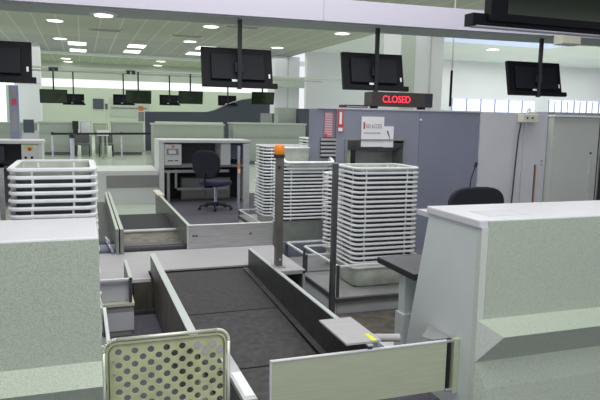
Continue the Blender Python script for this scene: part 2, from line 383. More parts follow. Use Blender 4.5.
# pictures/panels on far wall
tag(B(.8,1.5,45.02,45.1,1.9,2.6).build('wall_box','slate'), 'small dark square panel on the pale green far wall', 'panel')
t = thing('wall_sign', 'pale wide sign board with grey lines on pale green far wall', 'sign', (3.2,45,0))
B(1.9,4.6,45.03,45.1,1.4,2.7).build('board', 'mint_top', t); B(2.0,4.4,45.0,45.03,1.95,2.05).build('line','hood',t)

def barrier_post(x, y, lab, h=.97, belt_to=None, r=.03):
    t = thing('barrier_post', lab, 'barrier post', (x,y,0), 'retractable belt barrier posts')
    MB().lathe([(.17,0),(.17,.015),(.05,.03),(.0301,.04)], (x,y)).build('base', 'chrome', t)
    MB().tube((x,y,.02),(x,y,h-.08),r).build('pole', 'chrome', t)
    MB().tube((x,y,h-.1),(x,y,h),r*1.35).build('head', 'black', t)
    if belt_to:
        dx, dy = belt_to[0]-x, belt_to[1]-y
        MB().poly([(x,y,h-.09),(x+dx,y+dy,h-.09),(x+dx,y+dy,h-.02),(x,y,h-.02)], [(0,1,2,3)]).build('belt', 'black', t)
barrier_post(-.9,21.5,'chrome barrier post at left end of the black belt', belt_to=(1.31,22.2))
barrier_post(1.31,22.2,'chrome barrier post under the middle of the black belt', belt_to=(3.2,23))
barrier_post(3.2,23,'chrome barrier post at right end of the black belt')
barrier_post(-.22,15.7,'thicker chrome barrier post standing nearest, left of centre', h=1.1, r=.045)
t = thing('tall_pole', 'thin tall pale pole standing on the pale floor behind the barrier belt', 'pole', (.86,23.2,0))
MB().lathe([(.2,0),(.2,.02),(.02,.05)], (.86,23.2)).build('base', 'olive_steel', t); MB().tube((.86,23.2,.03),(.86,23.2,1.75),.02).build('pole', 'olive_steel', t); MB().tube((.86,23.2,1.75),(.86,23.2,1.95),.05).build('lamp_head', 'brown_steel', t)
tag(B(-.45,-.2,19.3,19.6,0,.14).build('floor_box','white',bevel=.01), 'small white box on the pale floor near the barrier', 'box')
# left dark sign post
t = thing('sign_post', 'blue grey sign post with red panel beside the left window', 'sign', (-1.1,12,0))
B(-1.19,-1.04,12,12.1,0,2.06).build('post', 'frame_blue', t); B(-1.15,-1.07,11.99,12.0,1.72,1.82).build('red_panel', 'red', t); B(-1.15,-1.07,11.99,12.0,1.25,1.6).build('notice', 'mid_grey', t); B(-1.15,-1.07,11.99,12.0,1.85,2.0).build('notice', 'mid_grey', t)
B(-1.2,-1.03,11.98,12.12,0,.04).build('foot','steel',t)
t = thing('info_kiosk', 'small grey kiosk behind left check-in desk beside the column', 'kiosk', (-1.35,18,0))
B(-1.5,-1.1,18,18.3,0,1.1).build('body', 'part_pale', t); B(-1.46,-1.2,17.98,18.05,1.05,1.4).build('screen', 'slate', t)

# ------------------------------------------------------------------ far check-in desks
def machine(t, x0, x1, y, z0, z1, emblem='orange', screen=True):
    m = B(x0,x1,y,y+.25,z0,z1).build('equipment_panel', 'desk_white', t, .01)
    w = x1-x0; 
    if screen:
        B(x0+.14*w,x0+.82*w,y-.012,y,z0+.5*(z1-z0),z0+.78*(z1-z0)).build('screen', 'mid_grey', m)
        B(x0+.24*w,x0+.66*w,y-.016,y-.012,z0+.55*(z1-z0),z0+.72*(z1-z0)).build('display', 'paper', m)
        B(x0+.2*w,x0+.5*w,y-.01,y,z0+.2*(z1-z0),z0+.24*(z1-z0)).build('slot', 'ink', m); B(x0+.6*w,x0+.8*w,y-.01,y,z0+.2*(z1-z0),z0+.24*(z1-z0)).build('slot', 'ink', m)
        B(x0+.42*w,x0+.58*w,y-.01,y,z0+.84*(z1-z0),z0+.93*(z1-z0)).build('emblem', emblem, m)
    else:
        B(x0+.2*w,x0+.7*w,y-.01,y,z0+.78*(z1-z0),z0+.92*(z1-z0)).build('sticker', 'yellow', m); B(x0+.4*w,x0+.6*w,y-.014,y,z0+.72*(z1-z0),z0+.86*(z1-z0)).build('sticker', 'red', m)
        for a, b in ((.25,.4),(.62,.4),(.25,.12)): MB().tube((x0+a*w,y-.008,z0+b*(z1-z0)),(x0+a*w,y+.01,z0+b*(z1-z0)),.022).build('button', 'ink', m)
t = thing('checkin_desk', 'white framed check-in desk with navy office chair in front', 'desk', (2.15,11.4,0))
B(1.30,3.0,11.2,11.95,1.10,1.155).build('top', 'desk_white', t, .008)
B(1.30,1.39,11.22,11.95,0,1.10).build('side_panel', 'desk_white', t)
B(2.91,2.98,11.22,11.95,0,1.10).build('side_panel', 'desk_white', t)
B(1.39,2.91,11.85,11.93,.62,1.10).build('back_panel', 'grey_panel', t)
B(1.39,2.91,11.85,11.93,0,.62).build('modesty_panel', 'black_matte', t)
B(1.39,2.91,11.3,11.85,.645,.69).build('work_surface', 'mid_grey', t)
B(1.39,2.6,11.28,11.31,.55,.60).box(1.45,1.5,11.3,11.6,0,.6).box(1.6,2.6,11.35,11.4,.22,.26).box(1.6,1.64,11.35,11.4,.22,.6).build('frame', 'steel', t)
machine(t, 1.40,1.71,11.25,.69,1.075)
B(2.44,2.62,11.25,11.8,.69,1.095).build('divider', 'desk_white', t)
B(2.66,2.89,11.5,11.56,.78,1.06).build('computer_screen', 'part_blue2', t); B(2.74,2.8,11.56,11.62,.69,.9).build('screen_stand','black',t)
t2 = thing('keyboard', 'dark blue grey keyboard on far desk left of chair back', 'keyboard', (1.85,11.4,.69))
B(1.72,2.1,11.31,11.45,.69,.715).build('keyboard_base', 'part_blue2', t2); B(1.74,2.08,11.32,11.44,.715,.722).build('keys', 'grey_panel', t2)
t = thing('drawer_cabinet', 'low brushed metal cabinet under far desk behind office chair', 'cabinet', (2.1,11.6,0))
B(1.75,2.7,11.62,11.84,0,.42).build('body', 'hood', t); B(1.77,2.2,11.60,11.62,.03,.4).build('door','mid_grey',t); B(2.22,2.68,11.60,11.62,.03,.4).build('door','mid_grey',t)

t = thing('checkin_desk', 'white topped check-in desk at left edge with yellow stickered panel', 'desk', (-1.8,11.4,0))
B(-3.0,-.62,11.2,11.95,1.07,1.125).build('top', 'desk_white', t, .008)
B(-.70,-.64,11.22,11.95,0,1.07).build('side_panel', 'desk_white', t)
B(-3.0,-2.94,11.22,11.95,0,1.07).build('side_panel', 'desk_white', t)
B(-2.94,-.70,11.85,11.93,0,1.07).build('back_panel', 'grey_panel', t)
B(-2.94,-.70,11.3,11.85,.645,.69).build('work_surface', 'grey_panel', t)
machine(t, -.96,-.70,11.24,.69,1.06, screen=False)
B(-1.7,-1.25,11.5,11.56,.76,1.02).build('computer_screen', 'slate', t)

# low box on far floor
t = thing('luggage_platform', 'low grey platform with white rim on the pale floor', 'platform', (.8,11.5,0))
B(.2,1.29,11.2,12.4,.52,.60).build('rim', 'desk_white', t); B(.25,1.29,11.22,12.3,0,.52).build('frame', 'desk_white', t)
B(.39,1.28,11.19,11.22,.30,.52).build('panel', 'mid_grey', t)
# ------------------------------------------------------------------ office chairs
def office_chair(name, label, loc, rz, bw=.46, bz0=.58, bz1=1.02, seatm='fabric_seat', group=None):
    t = thing(name, label, 'chair', loc, group, local=True, rz=rz)
    # backrest: rounded shield
    n = 28; pts = []
    for i in range(n):
        a = 2*PI*i/n; cx, cz = math.cos(a), math.sin(a)
        k = .62
        x = (abs(cx)**k)*(1 if cx > 0 else -1)*bw/2*(.86 if cz < -.3 else 1.0)
        z = (bz0+bz1)/2+(abs(cz)**k)*(1 if cz > 0 else -1)*(bz1-bz0)/2
        pts.append((x, z))
    MB().prism(pts, 'y', -.29, -.23).build('backrest', 'fabric', t, .02)
    MB().path([(0,-.3,bz0+.1),(0,-.30,.42),(0,-.1,.40)], .022).build('back_bar', 'black', t)
    pts = []
    for i in range(n):
        a = 2*PI*i/n; cx, cy = math.cos(a), math.sin(a)
        pts.append(((abs(cx)**.6)*(1 if cx > 0 else -1)*.245, (abs(cy)**.6)*(1 if cy > 0 else -1)*.24))
    MB().prism(pts, 'z', .43, .50).build('seat', seatm, t, .02)
    MB().tube((0,0,.1),(0,0,.43),.028).build('gas_lift', 'chrome', t)
    B(-.1,.1,-.1,.1,.40,.43).build('mechanism', 'black', t)
    MB().tube((0,0,.06),(0,0,.13),.045).build('hub','black',t)
    for i in range(5):
        a = 2*PI*i/5+.3; e = (.28*math.cos(a), .28*math.sin(a))
        l = MB().tube((0,0,.10),(e[0],e[1],.07),.024,8,.015).build('leg', 'black', t)
        MB().tube((e[0]-.012,e[1],.028),(e[0]+.012,e[1],.028),.028,12).build('castor', 'black', l)
    return t
office_chair('office_chair', 'navy office chair standing in front of the far check-in desk', (2.14,10.3,0), -.85, bw=.56, bz0=.55, bz1=1.02)
office_chair('office_chair', 'black office chair, only its back shows above the right counter', (3.53,4.62,0), PI, bw=.62, bz0=.55, bz1=.98)
office_chair('office_chair', 'black office chair barely showing behind left counter at left edge', (-.66,3.42,0), 0.2, bw=.50, bz0=.6, bz1=1.07)
# ------------------------------------------------------------------ left and right near counters
def counter(label, x0, x1, end_left):
    t = thing('checkin_counter', label, 'counter', ((x0+x1)/2,2.8,0))
    # white top with lip
    B(x0-(.012 if end_left else 0),x1,2.585,3.10,1.055,1.10).build('worktop', 'top_white', t, .008)
    B(x0+.04 if end_left else x0,x1 if end_left else x1-.0,2.575,2.615,.0,1.093).build('front_panel', 'laminate', t)
    xs0, xs1 = (x0, x0+.04) if end_left else (x1-.001, x1)
    if end_left:
        B(x0,x0+.041,2.578,2.616,0,1.06).build('panel_edge', 'laminate_edge', t)
        MB().prism([(2.616,0),(3.34,0),(3.09,1.055),(2.616,1.055)], 'x', x0+.003, x0+.035).build('side_panel', 'panel_white', t)
    else:
        MB().prism([(2.616,0),(3.34,0),(3.09,1.055),(2.616,1.055)], 'x', x1-.035, x1-.003).build('side_panel', 'panel_white', t)
    xe = x1 if end_left else x0
    B(min(xe,xe+.03) if not end_left else xe-.03, xe+.03 if not end_left else xe,2.616,3.09,0,1.055).build('end_panel', 'panel_white', t)
    # bumpers: ridge profile with hipped end
    W, D1 = 2.575, 2.478
    def bump(zt, za, zb, nm, low=False):
        if end_left:
            h = .097; a = x0+.0
            vs = [(a,W,zt),(a+h,D1,za),(a,W,zb),(x1,W,zt),(x1,D1,za),(x1,W,zb)]
        else:
            vs = [(x0,W,zt),(x0,D1,za),(x0,W,zb),(x1,W,zt),(x1,D1,za),(x1,W,zb)]
        MB().poly(vs, [(0,1,4,3),(1,2,5,4),(0,2,1),(3,4,5),(0,3,5,2)]).build(nm, 'laminate', t)
        if end_left:
            MB().poly([(a-.001,W,zt),(a+h,D1-.001,za),(a-.001,W,zb)], [(0,1,2)]).build('bumper_end', 'laminate_edge', t)
    bump(.575,.505,.345,'bumper')
    if end_left:
        a = x0
        MB().poly([(a,W,.345),(a+.06,W-.025,.20),(x1,W,.345),(x1,W-.025,.20),(a+.097,W-.04,0),(x1,W-.04,0),(a,W,0),(x1,W,0)], [(0,1,3,2),(1,4,5,3),(0,6,4,1),(2,3,5,7)]).build('kick_panel', 'laminate', t)
    else:
        MB().poly([(x0,W,.345),(x0,D1,.20),(x1,W,.345),(x1,D1,.20),(x0,D1,0),(x1,D1,0),(x0,W,0),(x1,W,0)], [(0,2,3,1),(1,3,5,4),(0,1,4,6),(2,7,5,3)]).build('kick_panel', 'laminate', t)
    return t
t = counter('speckled pale green counter at left with plain white top', -2.4, .055, False)
t = counter('speckled pale green counter at right with metal gate hinged to its side', 1.91, 4.6, True)
B(2.02,2.30,2.68,2.86,1.1,1.1015).build('worktop_inlay', 'part_pale', t)
tag(B(1.95,2.9,3.11,3.30,1.02,1.05).build('rear_shelf','part_pale'), 'pale grey shelf edge just behind the right counter top', 'shelf')
bpy.data.objects['rear_shelf'].parent = None
# black desk behind right counter
t = thing('height_adjustable_desk', 'small black desk on white column legs beside right counter', 'desk', (2.3,3.5,0))
MB().prism([(1.905,3.22),(2.9,3.22),(2.9,3.78),(1.905,3.72)], 'z', .615, .655).build('desk_top', 'black_matte', t, .004)
MB().prism([(1.906,3.22),(2.9,3.22),(2.9,3.70),(1.906,3.71)], 'z', .6555, .657).build('desk_surface', 'grey_panel', t)
for x in (1.97,2.75):
    l = B(x,x+.09,3.44,3.52,.32,.615).build('leg', 'panel_white', t, .006)
    B(x-.012,x+.102,3.425,3.535,.0,.33).build('sleeve', 'panel_white', l, .006)
    B(x-.02,x+.11,3.2,3.75,0,.03).build('foot', 'panel_white', l)
tag(MB().path([(2.06,3.30,.66),(2.08,3.31,.74),(2.12,3.33,.76),(2.15,3.34,.70),(2.15,3.34,.66)], .014).build('desk_cable','black'), 'short black cable loop on the black desk', 'cable')

# ------------------------------------------------------------------ near baggage conveyor
t = thing('baggage_conveyor', 'near baggage conveyor with dark belt running away between the counters', 'conveyor', (.95,4,0))
X0, X1 = .565, 1.372
MB().prism([(4.18,.205),(5.22,.250),(5.22,.22),(4.18,.175)], 'x', X0+.075, X1-.02).build('belt', 'belt', t)
MB().prism([(3.30,.150),(4.17,.203),(4.17,.17),(3.30,.12)], 'x', X0+.075, X1-.02).build('belt', 'belt_scuff', t)
MB().prism([(2.72,.125),(3.285,.148),(3.285,.118),(2.72,.095)], 'x', X0+.075, X1-.02).build('belt', 'belt_scuff', t)
MB().prism([(2.72,.0),(5.22,.0),(5.22,.2),(2.72,.09)], 'x', X0-.03, X1).build('frame', 'steel_dark', t)
B(X0-.045,X0-.010,3.1,5.18,.03,.43).build('side_rail', 'brown_steel', t)
B(X0-.050,X0-.005,3.1,5.18,.43,.437).build('rail_cap', 'rail_top', t)
MB().prism([(2.74,.07),(5.18,.18),(5.18,.43),(2.74,.43)], 'x', X1-.0, X1+.022).build('side_rail', 'rail_dark', t)
B(X1-.002,X1+.028,2.74,5.18,.43,.437).build('rail_cap', 'rail_top', t)
B(X1+.028,X1+.23,4.33,5.18,.425,.435).build('cover_shelf', 'cover', t)
B(X1+.21,X1+.23,4.33,5.18,.2,.425).box(X1+.028,X1+.23,4.33,4.345,.405,.425).build('shelf_flange', 'steel', t)
MB().prism([(X1-.02,2.75),(X1-.02,5.18),(X1-.075,5.18),(X1-.06,2.75)], 'z', .1, .13).build('belt_guide','steel_dark',t)
MB().prism([(3.06,.17),(5.18,.258),(5.18,.264),(3.06,.176)], 'x', X1-.045, X1-.002).build('belt_edge_strip', 'steel_dark', t)
B(1.255,1.455,2.76,3.15,.44,.450).build('end_plate', 'cover', t)
B(1.405,1.43,2.76,2.86,.450,.453).build('yellow_strip', 'yellow', t)
B(.70,.768,2.70,3.30,.225,.25).build('end_plate', 'steel_light', t)
B(.715,.765,2.74,3.03,.25,.252).build('sticker', 'paper', t)
# cover plate over transverse collector
t = thing('collector_cover', 'wide lilac grey metal cover plate across the far end of the near belt', 'cover', (1,5.6,0))
MB().prism([(.13,5.0),(X0-.06,5.0),(X0-.06,5.25),(1.61,5.25),(1.61,5.2),(1.75,5.2),(1.86,6.03),(.13,6.03)], 'z', .255, .27).build('plate', 'cover', t)
B(.13,.5,4.985,5.0,.245,.273).build('front_lip', 'white', t)
B(-.9,.13,5.0,6.03,.25,.268).build('plate', 'cover', t)
B(-.9,1.8,5.95,6.02,0,.25).build('support', 'steel_dark', t)
for x in (.20,.36,.52,.68):
    B(x-.155,x-.003,4.99,5.01,.0,.245).build('front_panel', 'brown_steel', t)
B(.05,.75,4.90,4.99,0,.03).build('kick_plate', 'steel_dark', t)
# guards of transverse conveyor
t = thing('conveyor_guard', 'brushed steel guard plate standing across behind the cover plate', 'guard', (1.4,6,0))
B(.968,1.86,6.035,6.05,.27,.505).build('plate', 'steel', t); B(.968,1.86,6.03,6.06,.505,.512).build('top_edge', 'white', t); B(.966,.982,6.03,6.06,.27,.51).build('end_edge', 'steel_light', t)
for x in (1.03,1.06,1.62): MB().tube((x,6.025,.40),(x,6.036,.40),.012).build('screw', 'steel_dark', t)
B(.968,1.86,6.02,6.03,.262,.275).build('bottom_strip','chrome',t)
t = thing('conveyor_guard', 'darker steel guard plate below the middle tray stack', 'guard', (2.2,6,0))
B(1.87,2.75,6.04,6.06,.0,.505).build('plate', 'hood', t); B(1.87,2.75,6.038,6.062,.505,.51).build('top_edge', 'steel_dark', t); B(1.87,2.75,5.99,6.04,.1,.30).build('lower_flange','part_blue2',t)
# far conveyor going away
t = thing('baggage_conveyor', 'far baggage conveyor with black rollers beyond the cover plate at left', 'conveyor', (.65,7.5,0))
B(.28,.308,5.95,8.9,.2,.51).build('side_rail', 'hood', t); B(.32,.352,5.95,8.9,.2,.51).build('side_rail', 'hood', t)
B(.28,.308,5.95,8.9,.51,.515).box(.32,.352,5.95,8.9,.51,.515).build('rail_cap', 'mint_top', t)
B(.975,.998,6.06,8.9,.2,.505).build('side_rail', 'hood', t); B(.97,1.003,6.06,8.9,.505,.512).build('rail_cap', 'mint_top', t)
B(.94,1.03,8.35,8.9,.512,.53).build('yellow_edge', 'cream', t)
MB().prism([(6.9,.30),(7.8,.36),(7.8,.32),(6.9,.26)], 'x', .352, .975).build('belt', 'black_matte', t)
MB().prism([(6.35,.25),(6.86,.30),(6.86,.26),(6.35,.2)], 'x', .352, .975).build('transfer_plate', 'brown_steel', t)
MB().tube((.352,6.88,.315),(.975,6.88,.315),.022).build('cross_bar', 'steel_light', t)
MB().tube((.352,6.16,.25),(.975,6.16,.25),.055,20).build('roller', 'black', t)
MB().tube((.352,6.31,.25),(.975,6.31,.25),.045,20).build('roller', 'steel_dark', t)
B(.28,1.0,6.06,7.8,0,.2).build('frame', 'steel_dark', t)
MB().prism([(6.5,.25),(9.0,.36),(9.0,.3),(6.5,.2)], 'x', -.45, .28).build('belt', 'rail_dark', t)
MB().tube((-.45,6.16,.27),(.28,6.16,.27),.06,20).build('roller', 'part_blue2', t); MB().tube((-.45,6.34,.28),(.28,6.34,.28),.05,20).build('roller', 'black', t)
MB().path([(.22,6.1,.37),(.20,6.25,.38),(.245,6.02,.31),(.25,5.98,.29)], .014).build('bracket', 'chrome', t)
B(-.45,.28,6.08,9.2,0,.2).build('frame', 'steel_dark', t)
# box unit left of belt
t = thing('scale_unit', 'white steel box unit with open recess beside left counter', 'box', (.2,4.6,0))
B(.065,.315,4.45,4.475,.413,.425).build('front_bar', 'white', t)
B(.07,.31,4.50,4.52,.25,.41).build('recess_back', 'part_pale', t); B(.295,.315,4.45,5.05,.25,.418).build('side_plate', 'steel_dark', t); B(.295,.32,4.45,5.06,.418,.425).build('side_cap','rail_top',t)
B(.065,.33,4.44,4.95,.225,.245).build('ledge', 'cream', t); B(.065,.325,4.455,4.95,.175,.225).build('band', 'mid_grey', t)
B(.065,.325,4.45,4.95,.04,.175).build('body', 'part_pale', t); B(.08,.31,4.46,4.9,0,.04).build('plinth', 'mid_grey', t)
t = thing('metal_handle', 'cream metal lever handle sticking out beside left counter', 'handle', (.1,4.2,0))
MB().path([(.073,4.25,.38),(.095,4.2,.33),(.115,4.12,.23),(.125,4.08,.19)], .011).build('lever', 'cream', t)
MB().tube((.06,4.25,.38),(.1,4.25,.38),.02).tube((.08,4.25,.0),(.08,4.25,.38),.012).build('pivot', 'steel', t)
# ------------------------------------------------------------------ gates
t = thing('swing_gate', 'plain greenish steel swing gate hinged on the right counter', 'gate', (1.4,2.74,0))
B(.845,1.845,2.738,2.750,.13,.408).build('gate_panel', 'olive_steel', t)
B(.843,1.845,2.734,2.754,.408,.414).box(.842,.848,2.734,2.754,.13,.412).build('edge_trim', 'top_white', t)
MB().tube((1.862,2.745,.12),(1.862,2.745,.42),.013).build('hinge_pin', 'black', t)
for z in (.13,.41): MB().tube((1.845,2.735,z),(1.88,2.735,z),.009).build('bolt', 'steel', t)
B(1.878,1.912,2.715,2.745,.115,.425).build('hinge_plate', 'olive_steel', t, .003)
tag(MB().prism([(1.76,2.86),(1.905,3.02),(1.905,2.80),(1.80,2.80)],'z',.395,.40).build('corner_bracket','steel'), 'pale grey triangular bracket behind the swing gate hinge', 'bracket')
# perforated
t = thing('perforated_gate', 'yellow green perforated steel gate standing in front of the belt', 'gate', (.35,2.74,0))
xa, xb, za, zb, rr = .066, .632, .06, .60, .055
def rrect(xa, xb, za, zb, rr, n=8):
    pts = [(xa, za), (xb, za)]
    for i in range(n+1):
        a = PI/2*i/n; pts.append((xb-rr+rr*math.cos(a), zb-rr+rr*math.sin(a)))
    for i in range(n+1):
        a = PI/2+PI/2*i/n; pts.append((xa+rr+rr*math.cos(a), zb-rr+rr*math.sin(a)))
    return pts
bm = bmesh.new()
def loop(pts):
    v = [bm.verts.new((p[0]-.35, 0, p[1])) for p in pts]
    return [bm.edges.new((v[i], v[(i+1)%len(v)])) for i in range(len(v))]
es = loop(rrect(xa+.012, xb-.012, za, zb-.012, rr-.012))
row = 0; z = zb-.058; stick = []
while z > za+.02:
    off = 0 if row % 2 == 0 else .0355
    x = xa+.064+off; c = 0
    while x < xb-.035:
        if row < 2 and x > xb-.16: stick.append((x, z))
        if not (row == 0 and x > xb-.13) :
            es += loop([(x+.0155*math.cos(2*PI*i/14), z+.0155*math.sin(2*PI*i/14)) for i in range(14)])
        x += .071; c += 1
    z -= .0315; row += 1
bmesh.ops.triangle_fill(bm, use_beauty=True, use_dissolve=False, edges=es)
me = bpy.data.meshes.new('perforated_sheet'); bm.to_mesh(me); bm.free(); me.materials.append(M['perf'])
o = bpy.data.objects.new('perforated_sheet', me); COL.objects.link(o); o.parent = t
sm = o.modifiers.new('s','SOLIDIFY'); sm.thickness = .004
P_ = rrect(xa, xb, za, zb, rr)
mb = MB(); mb.path([(p[0],2.74,p[1]) for p in P_[1:]]+[(P_[0][0],2.74,P_[0][1])], .009, 10)
mb.build('tube_frame', 'perf_edge', t, smooth=True)
P2 = rrect(xa+.022, xb-.022, za, zb-.022, rr-.015)
MB().path([(p[0],2.732,p[1]) for p in P2[1:]]+[(P2[0][0],2.732,P2[0][1])], .0025, 6).build('inner_bead', 'brown_steel', t)
for x, z in stick: MB().tube((x,2.734,z-.004),(x,2.7365,z-.004),.018,14).build('sticker', 'cover', t)
for x, z in ((xa+.04,zb-.10),(xa+.043,zb-.16),(xb-.04,zb-.19)): MB().tube((x,2.73,z),(x,2.738,z),.007).build('rivet', 'steel', t)
B(xa,xa+.03,2.72,2.76,0,.07).build('foot','steel',t); B(xb-.03,xb,2.72,2.76,0,.07).build('foot','steel',t)
# ------------------------------------------------------------------ posts
t = thing('beacon_post', 'square steel post topped by an amber beacon between belt and trays', 'post', (1.43,4.48,.43))
MB().prism([(1.405,4.45),(1.455,4.45),(1.455,4.51),(1.405,4.51)], 'z', .437, 1.29).build('post', 'post_steel', t)
B(1.385,1.475,4.43,4.53,.436,.445).build('base_plate', 'steel', t)
MB().lathe([(.042,1.29),(.042,1.315),(.030,1.32)], (1.425,4.48)).build('beacon_base', 'ink', t)
MB().lathe([(.038,1.315),(.040,1.36),(.036,1.385),(.02,1.392)], (1.425,4.48)).build('beacon_lens', 'amber', t, smooth=True)
MB().tube((1.415,4.435,1.22),(1.415,4.44,1.22),.012).build('button', 'ink', t)
MB().tube((1.43,4.432,.50),(1.43,4.44,.50),.01).build('bolt', 'steel', t)
t = thing('steel_post', 'thin dark steel post at left front corner of near tray stand', 'post', (1.87,4.41,0))
B(1.835,1.872,4.36,4.40,.0,1.25).build('post', 'steel_dark', t); B(1.832,1.875,4.357,4.403,1.25,1.255).build('cap', 'steel', t); B(1.81,1.90,4.34,4.42,0,.012).build('base_plate','steel_dark',t)
t = thing('steel_post', 'wide silver post right of the far office chair', 'post', (2.33,8.96,0))
B(2.29,2.37,8.93,9.0,0,1.17).build('post', 'steel_light', t); B(2.285,2.375,8.925,9.005,1.17,1.18).build('cap', 'steel_light', t)
t = thing('steel_post', 'thin silver post with orange tags beside the wide silver post', 'post', (2.22,9.1,0))
B(2.235,2.27,9.1,9.14,0,1.15).build('post', 'chrome', t); B(2.236,2.269,9.09,9.1,.70,.88).build('orange_tag', 'orange', t); B(2.236,2.269,9.085,9.09,.74,.8).build('tag_stripe','paper',t)
t = thing('steel_post', 'pair of dark posts left of the left tray stack', 'post', (-.5,4.1,0))
B(-.48,-.455,4.1,4.13,0,1.28).build('post', 'steel', t); B(-.56,-.535,4.1,4.13,0,1.28).build('post', 'steel_dark', t); B(-.56,-.455,4.1,4.13,1.26,1.28).box(-.56,-.455,4.1,4.13,.9,.92).build('cross_bar', 'steel', t)

# ------------------------------------------------------------------ tray stands and trays
def stand(label, x0, x1, y0, y1, zs=.15, zb=.40, sides=True):
    t = thing('tray_stand', label, 'stand', ((x0+x1)/2,(y0+y1)/2,0), 'tray stands')
    B(x0,x1,y0,y1,zs-.03,zs).build('shelf', 'steel', t)
    B(x0,x1,y0-.004,y0+.012,zs-.045,zs-.012).box(x0-.004,x0+.012,y0,y1,zs-.045,zs-.012).build('shelf_edge', 'steel_dark', t)
    B(x0+.02,x1-.02,y0+.03,y0+.05,0,zs-.045).build('front_panel', 'steel_light', t); B(x0+.01,x0+.03,y0+.05,y1-.02,0,zs-.045).build('side_panel', 'panel_white', t)
    for x, y in ((x0,y0),(x1-.02,y0),(x0,y1-.02),(x1-.02,y1-.02)): B(x,x+.02,y,y+.02,zs,zb).build('upright', 'steel_dark', t)
    B(x0,x1,y0,y0+.02,zb,zb+.014).box(x0,x1,y1-.02,y1,zb,zb+.014).box(x0,x0+.02,y0,y1,zb,zb+.014).box(x1-.02,x1,y0,y1,zb,zb+.014).build('top_rail', 'tray_rim', t)
    return t
stand('open steel tray stand under the nearest tray stack', 1.925,2.80,4.45,5.28)
stand('steel tray stand behind the nearest one', 1.97,3.05,5.32,5.93, .15,.30)
stand('steel tray stand under the middle tray stacks', 2.16,3.66,6.42,8.75, .15,.22)
stand('steel tray stand under the left tray stack', -.42,.12,3.33,4.06, .15,.34)

def rr2(w, d, r, n=5):
    pts = []
    for cx, cy, a0 in ((w/2-r,d/2-r,0),(-w/2+r,d/2-r,PI/2),(-w/2+r,-d/2+r,PI),(w/2-r,-d/2+r,3*PI/2)):
        for i in range(n+1):
            a = a0+PI/2*i/n; pts.append((cx+r*math.cos(a), cy+r*math.sin(a)))
    return pts
def ring(mb, levels, close_bottom=False, loopback=False):
    """levels: list of (w,d,r,z)"""
    L = [[(x,y,z) for x, y in rr2(w,d,r)] for w,d,r,z in levels]; n = len(L[0])
    vs = [p for l in L for p in l]; fs = []
    for j in range(len(L)-1):
        fs += [(j*n+i, j*n+(i+1)%n, (j+1)*n+(i+1)%n, (j+1)*n+i) for i in range(n)]
    if loopback:
        j = len(L)-1; fs += [(j*n+i, j*n+(i+1)%n, (i+1)%n, i) for i in range(n)]
    if close_bottom: fs.append(tuple(range(n)))
    return mb.poly(vs, fs)
TW, TD, TH = .62, .44, .19
def tray_proto(name, label):
    t = thing(name, label, 'tray', (0,0,0), 'stacked baggage trays', local=True)
    # tub: outer wall down, bottom, inner wall
    mb = MB()
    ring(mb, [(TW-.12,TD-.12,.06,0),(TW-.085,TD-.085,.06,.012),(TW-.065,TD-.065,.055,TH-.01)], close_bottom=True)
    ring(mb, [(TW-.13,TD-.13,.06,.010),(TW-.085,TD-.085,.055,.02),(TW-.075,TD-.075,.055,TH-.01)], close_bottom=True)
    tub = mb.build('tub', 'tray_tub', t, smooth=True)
    mb = MB()
    ring(mb, [(TW-.07,TD-.07,.04,TH-.002),(TW-.012,TD-.012,.058,TH),(TW,TD,.06,TH-.006),(TW,TD,.06,TH-.016),(TW-.010,TD-.010,.058,TH-.020),(TW-.07,TD-.07,.04,TH-.016)], loopback=True)
    for sx in (-.20,.19): 
        for sy in (-1,1): mb.box(sx-.006,sx+.006,sy*(TD/2-.035)-.012,sy*(TD/2-.02)+.012,TH-.045,TH-.015)
    for sy in (-.1,.1):
        for sx in (-1,1): mb.box(sx*(TW/2-.035)-.012,sx*(TW/2-.02)+.012,sy-.006,sy+.006,TH-.045,TH-.015)
    mb.build('rim', 'tray_rim', t)
    return t, tub.data
ORD = ['topmost','second','third','fourth','fifth','sixth','seventh','eighth','ninth','tenth','eleventh','twelfth','thirteenth','fourteenth','fifteenth','sixteenth','seventeenth','eighteenth','nineteenth','twentieth','twenty-first','twenty-second','twenty-third','twenty-fourth','twenty-fifth']
proto = None
pale_tub = None
def stack(x, y, z0, n, rz, where, grp, short_bottom=True, tilt_top=None, pitch=.0406):
    global proto, pale_tub, top_tub
    for k in range(n):
        i = n-1-k
        lab = ('topmost' if i == 0 else ORD[i]) + ' grey rimmed tray ' + ('' if i == 0 else 'down ') + 'in the ' + where
        z = z0+k*pitch; rot = [0,0,rz+random.uniform(-.012,.012)]
        px, py = x+random.uniform(-.003,.003), y+random.uniform(-.003,.003)
        if i == 0 and tilt_top:
            rot[0] = tilt_top[0]; z += tilt_top[1]
        if proto is None:
            p, md = tray_proto('baggage_tray', lab); proto = p; p.location = (px,py,z); p.rotation_euler = rot; p['group'] = grp; r = p
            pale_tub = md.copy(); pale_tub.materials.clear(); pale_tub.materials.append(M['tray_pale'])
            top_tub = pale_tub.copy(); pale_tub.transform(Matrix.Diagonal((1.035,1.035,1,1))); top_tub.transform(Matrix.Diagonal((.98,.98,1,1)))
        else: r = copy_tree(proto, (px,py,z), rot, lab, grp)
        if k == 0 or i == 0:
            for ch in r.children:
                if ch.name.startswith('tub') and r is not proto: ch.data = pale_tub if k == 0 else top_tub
stack(2.43,6.74,.152,20,0,'middle stack right of the amber beacon','trays in the stack right of the beacon', tilt_top=(.36,.075))
stack(2.46,4.86,.152,22,0,'nearest stack on the open stand','trays in the nearest stack')
stack(2.60,5.56,.152,19,.5,'stack hidden behind the nearest one','trays in the stack behind the nearest')
stack(2.49,7.72,.152,23,0,'stack directly behind the amber beacon post','trays in the stack behind the beacon')
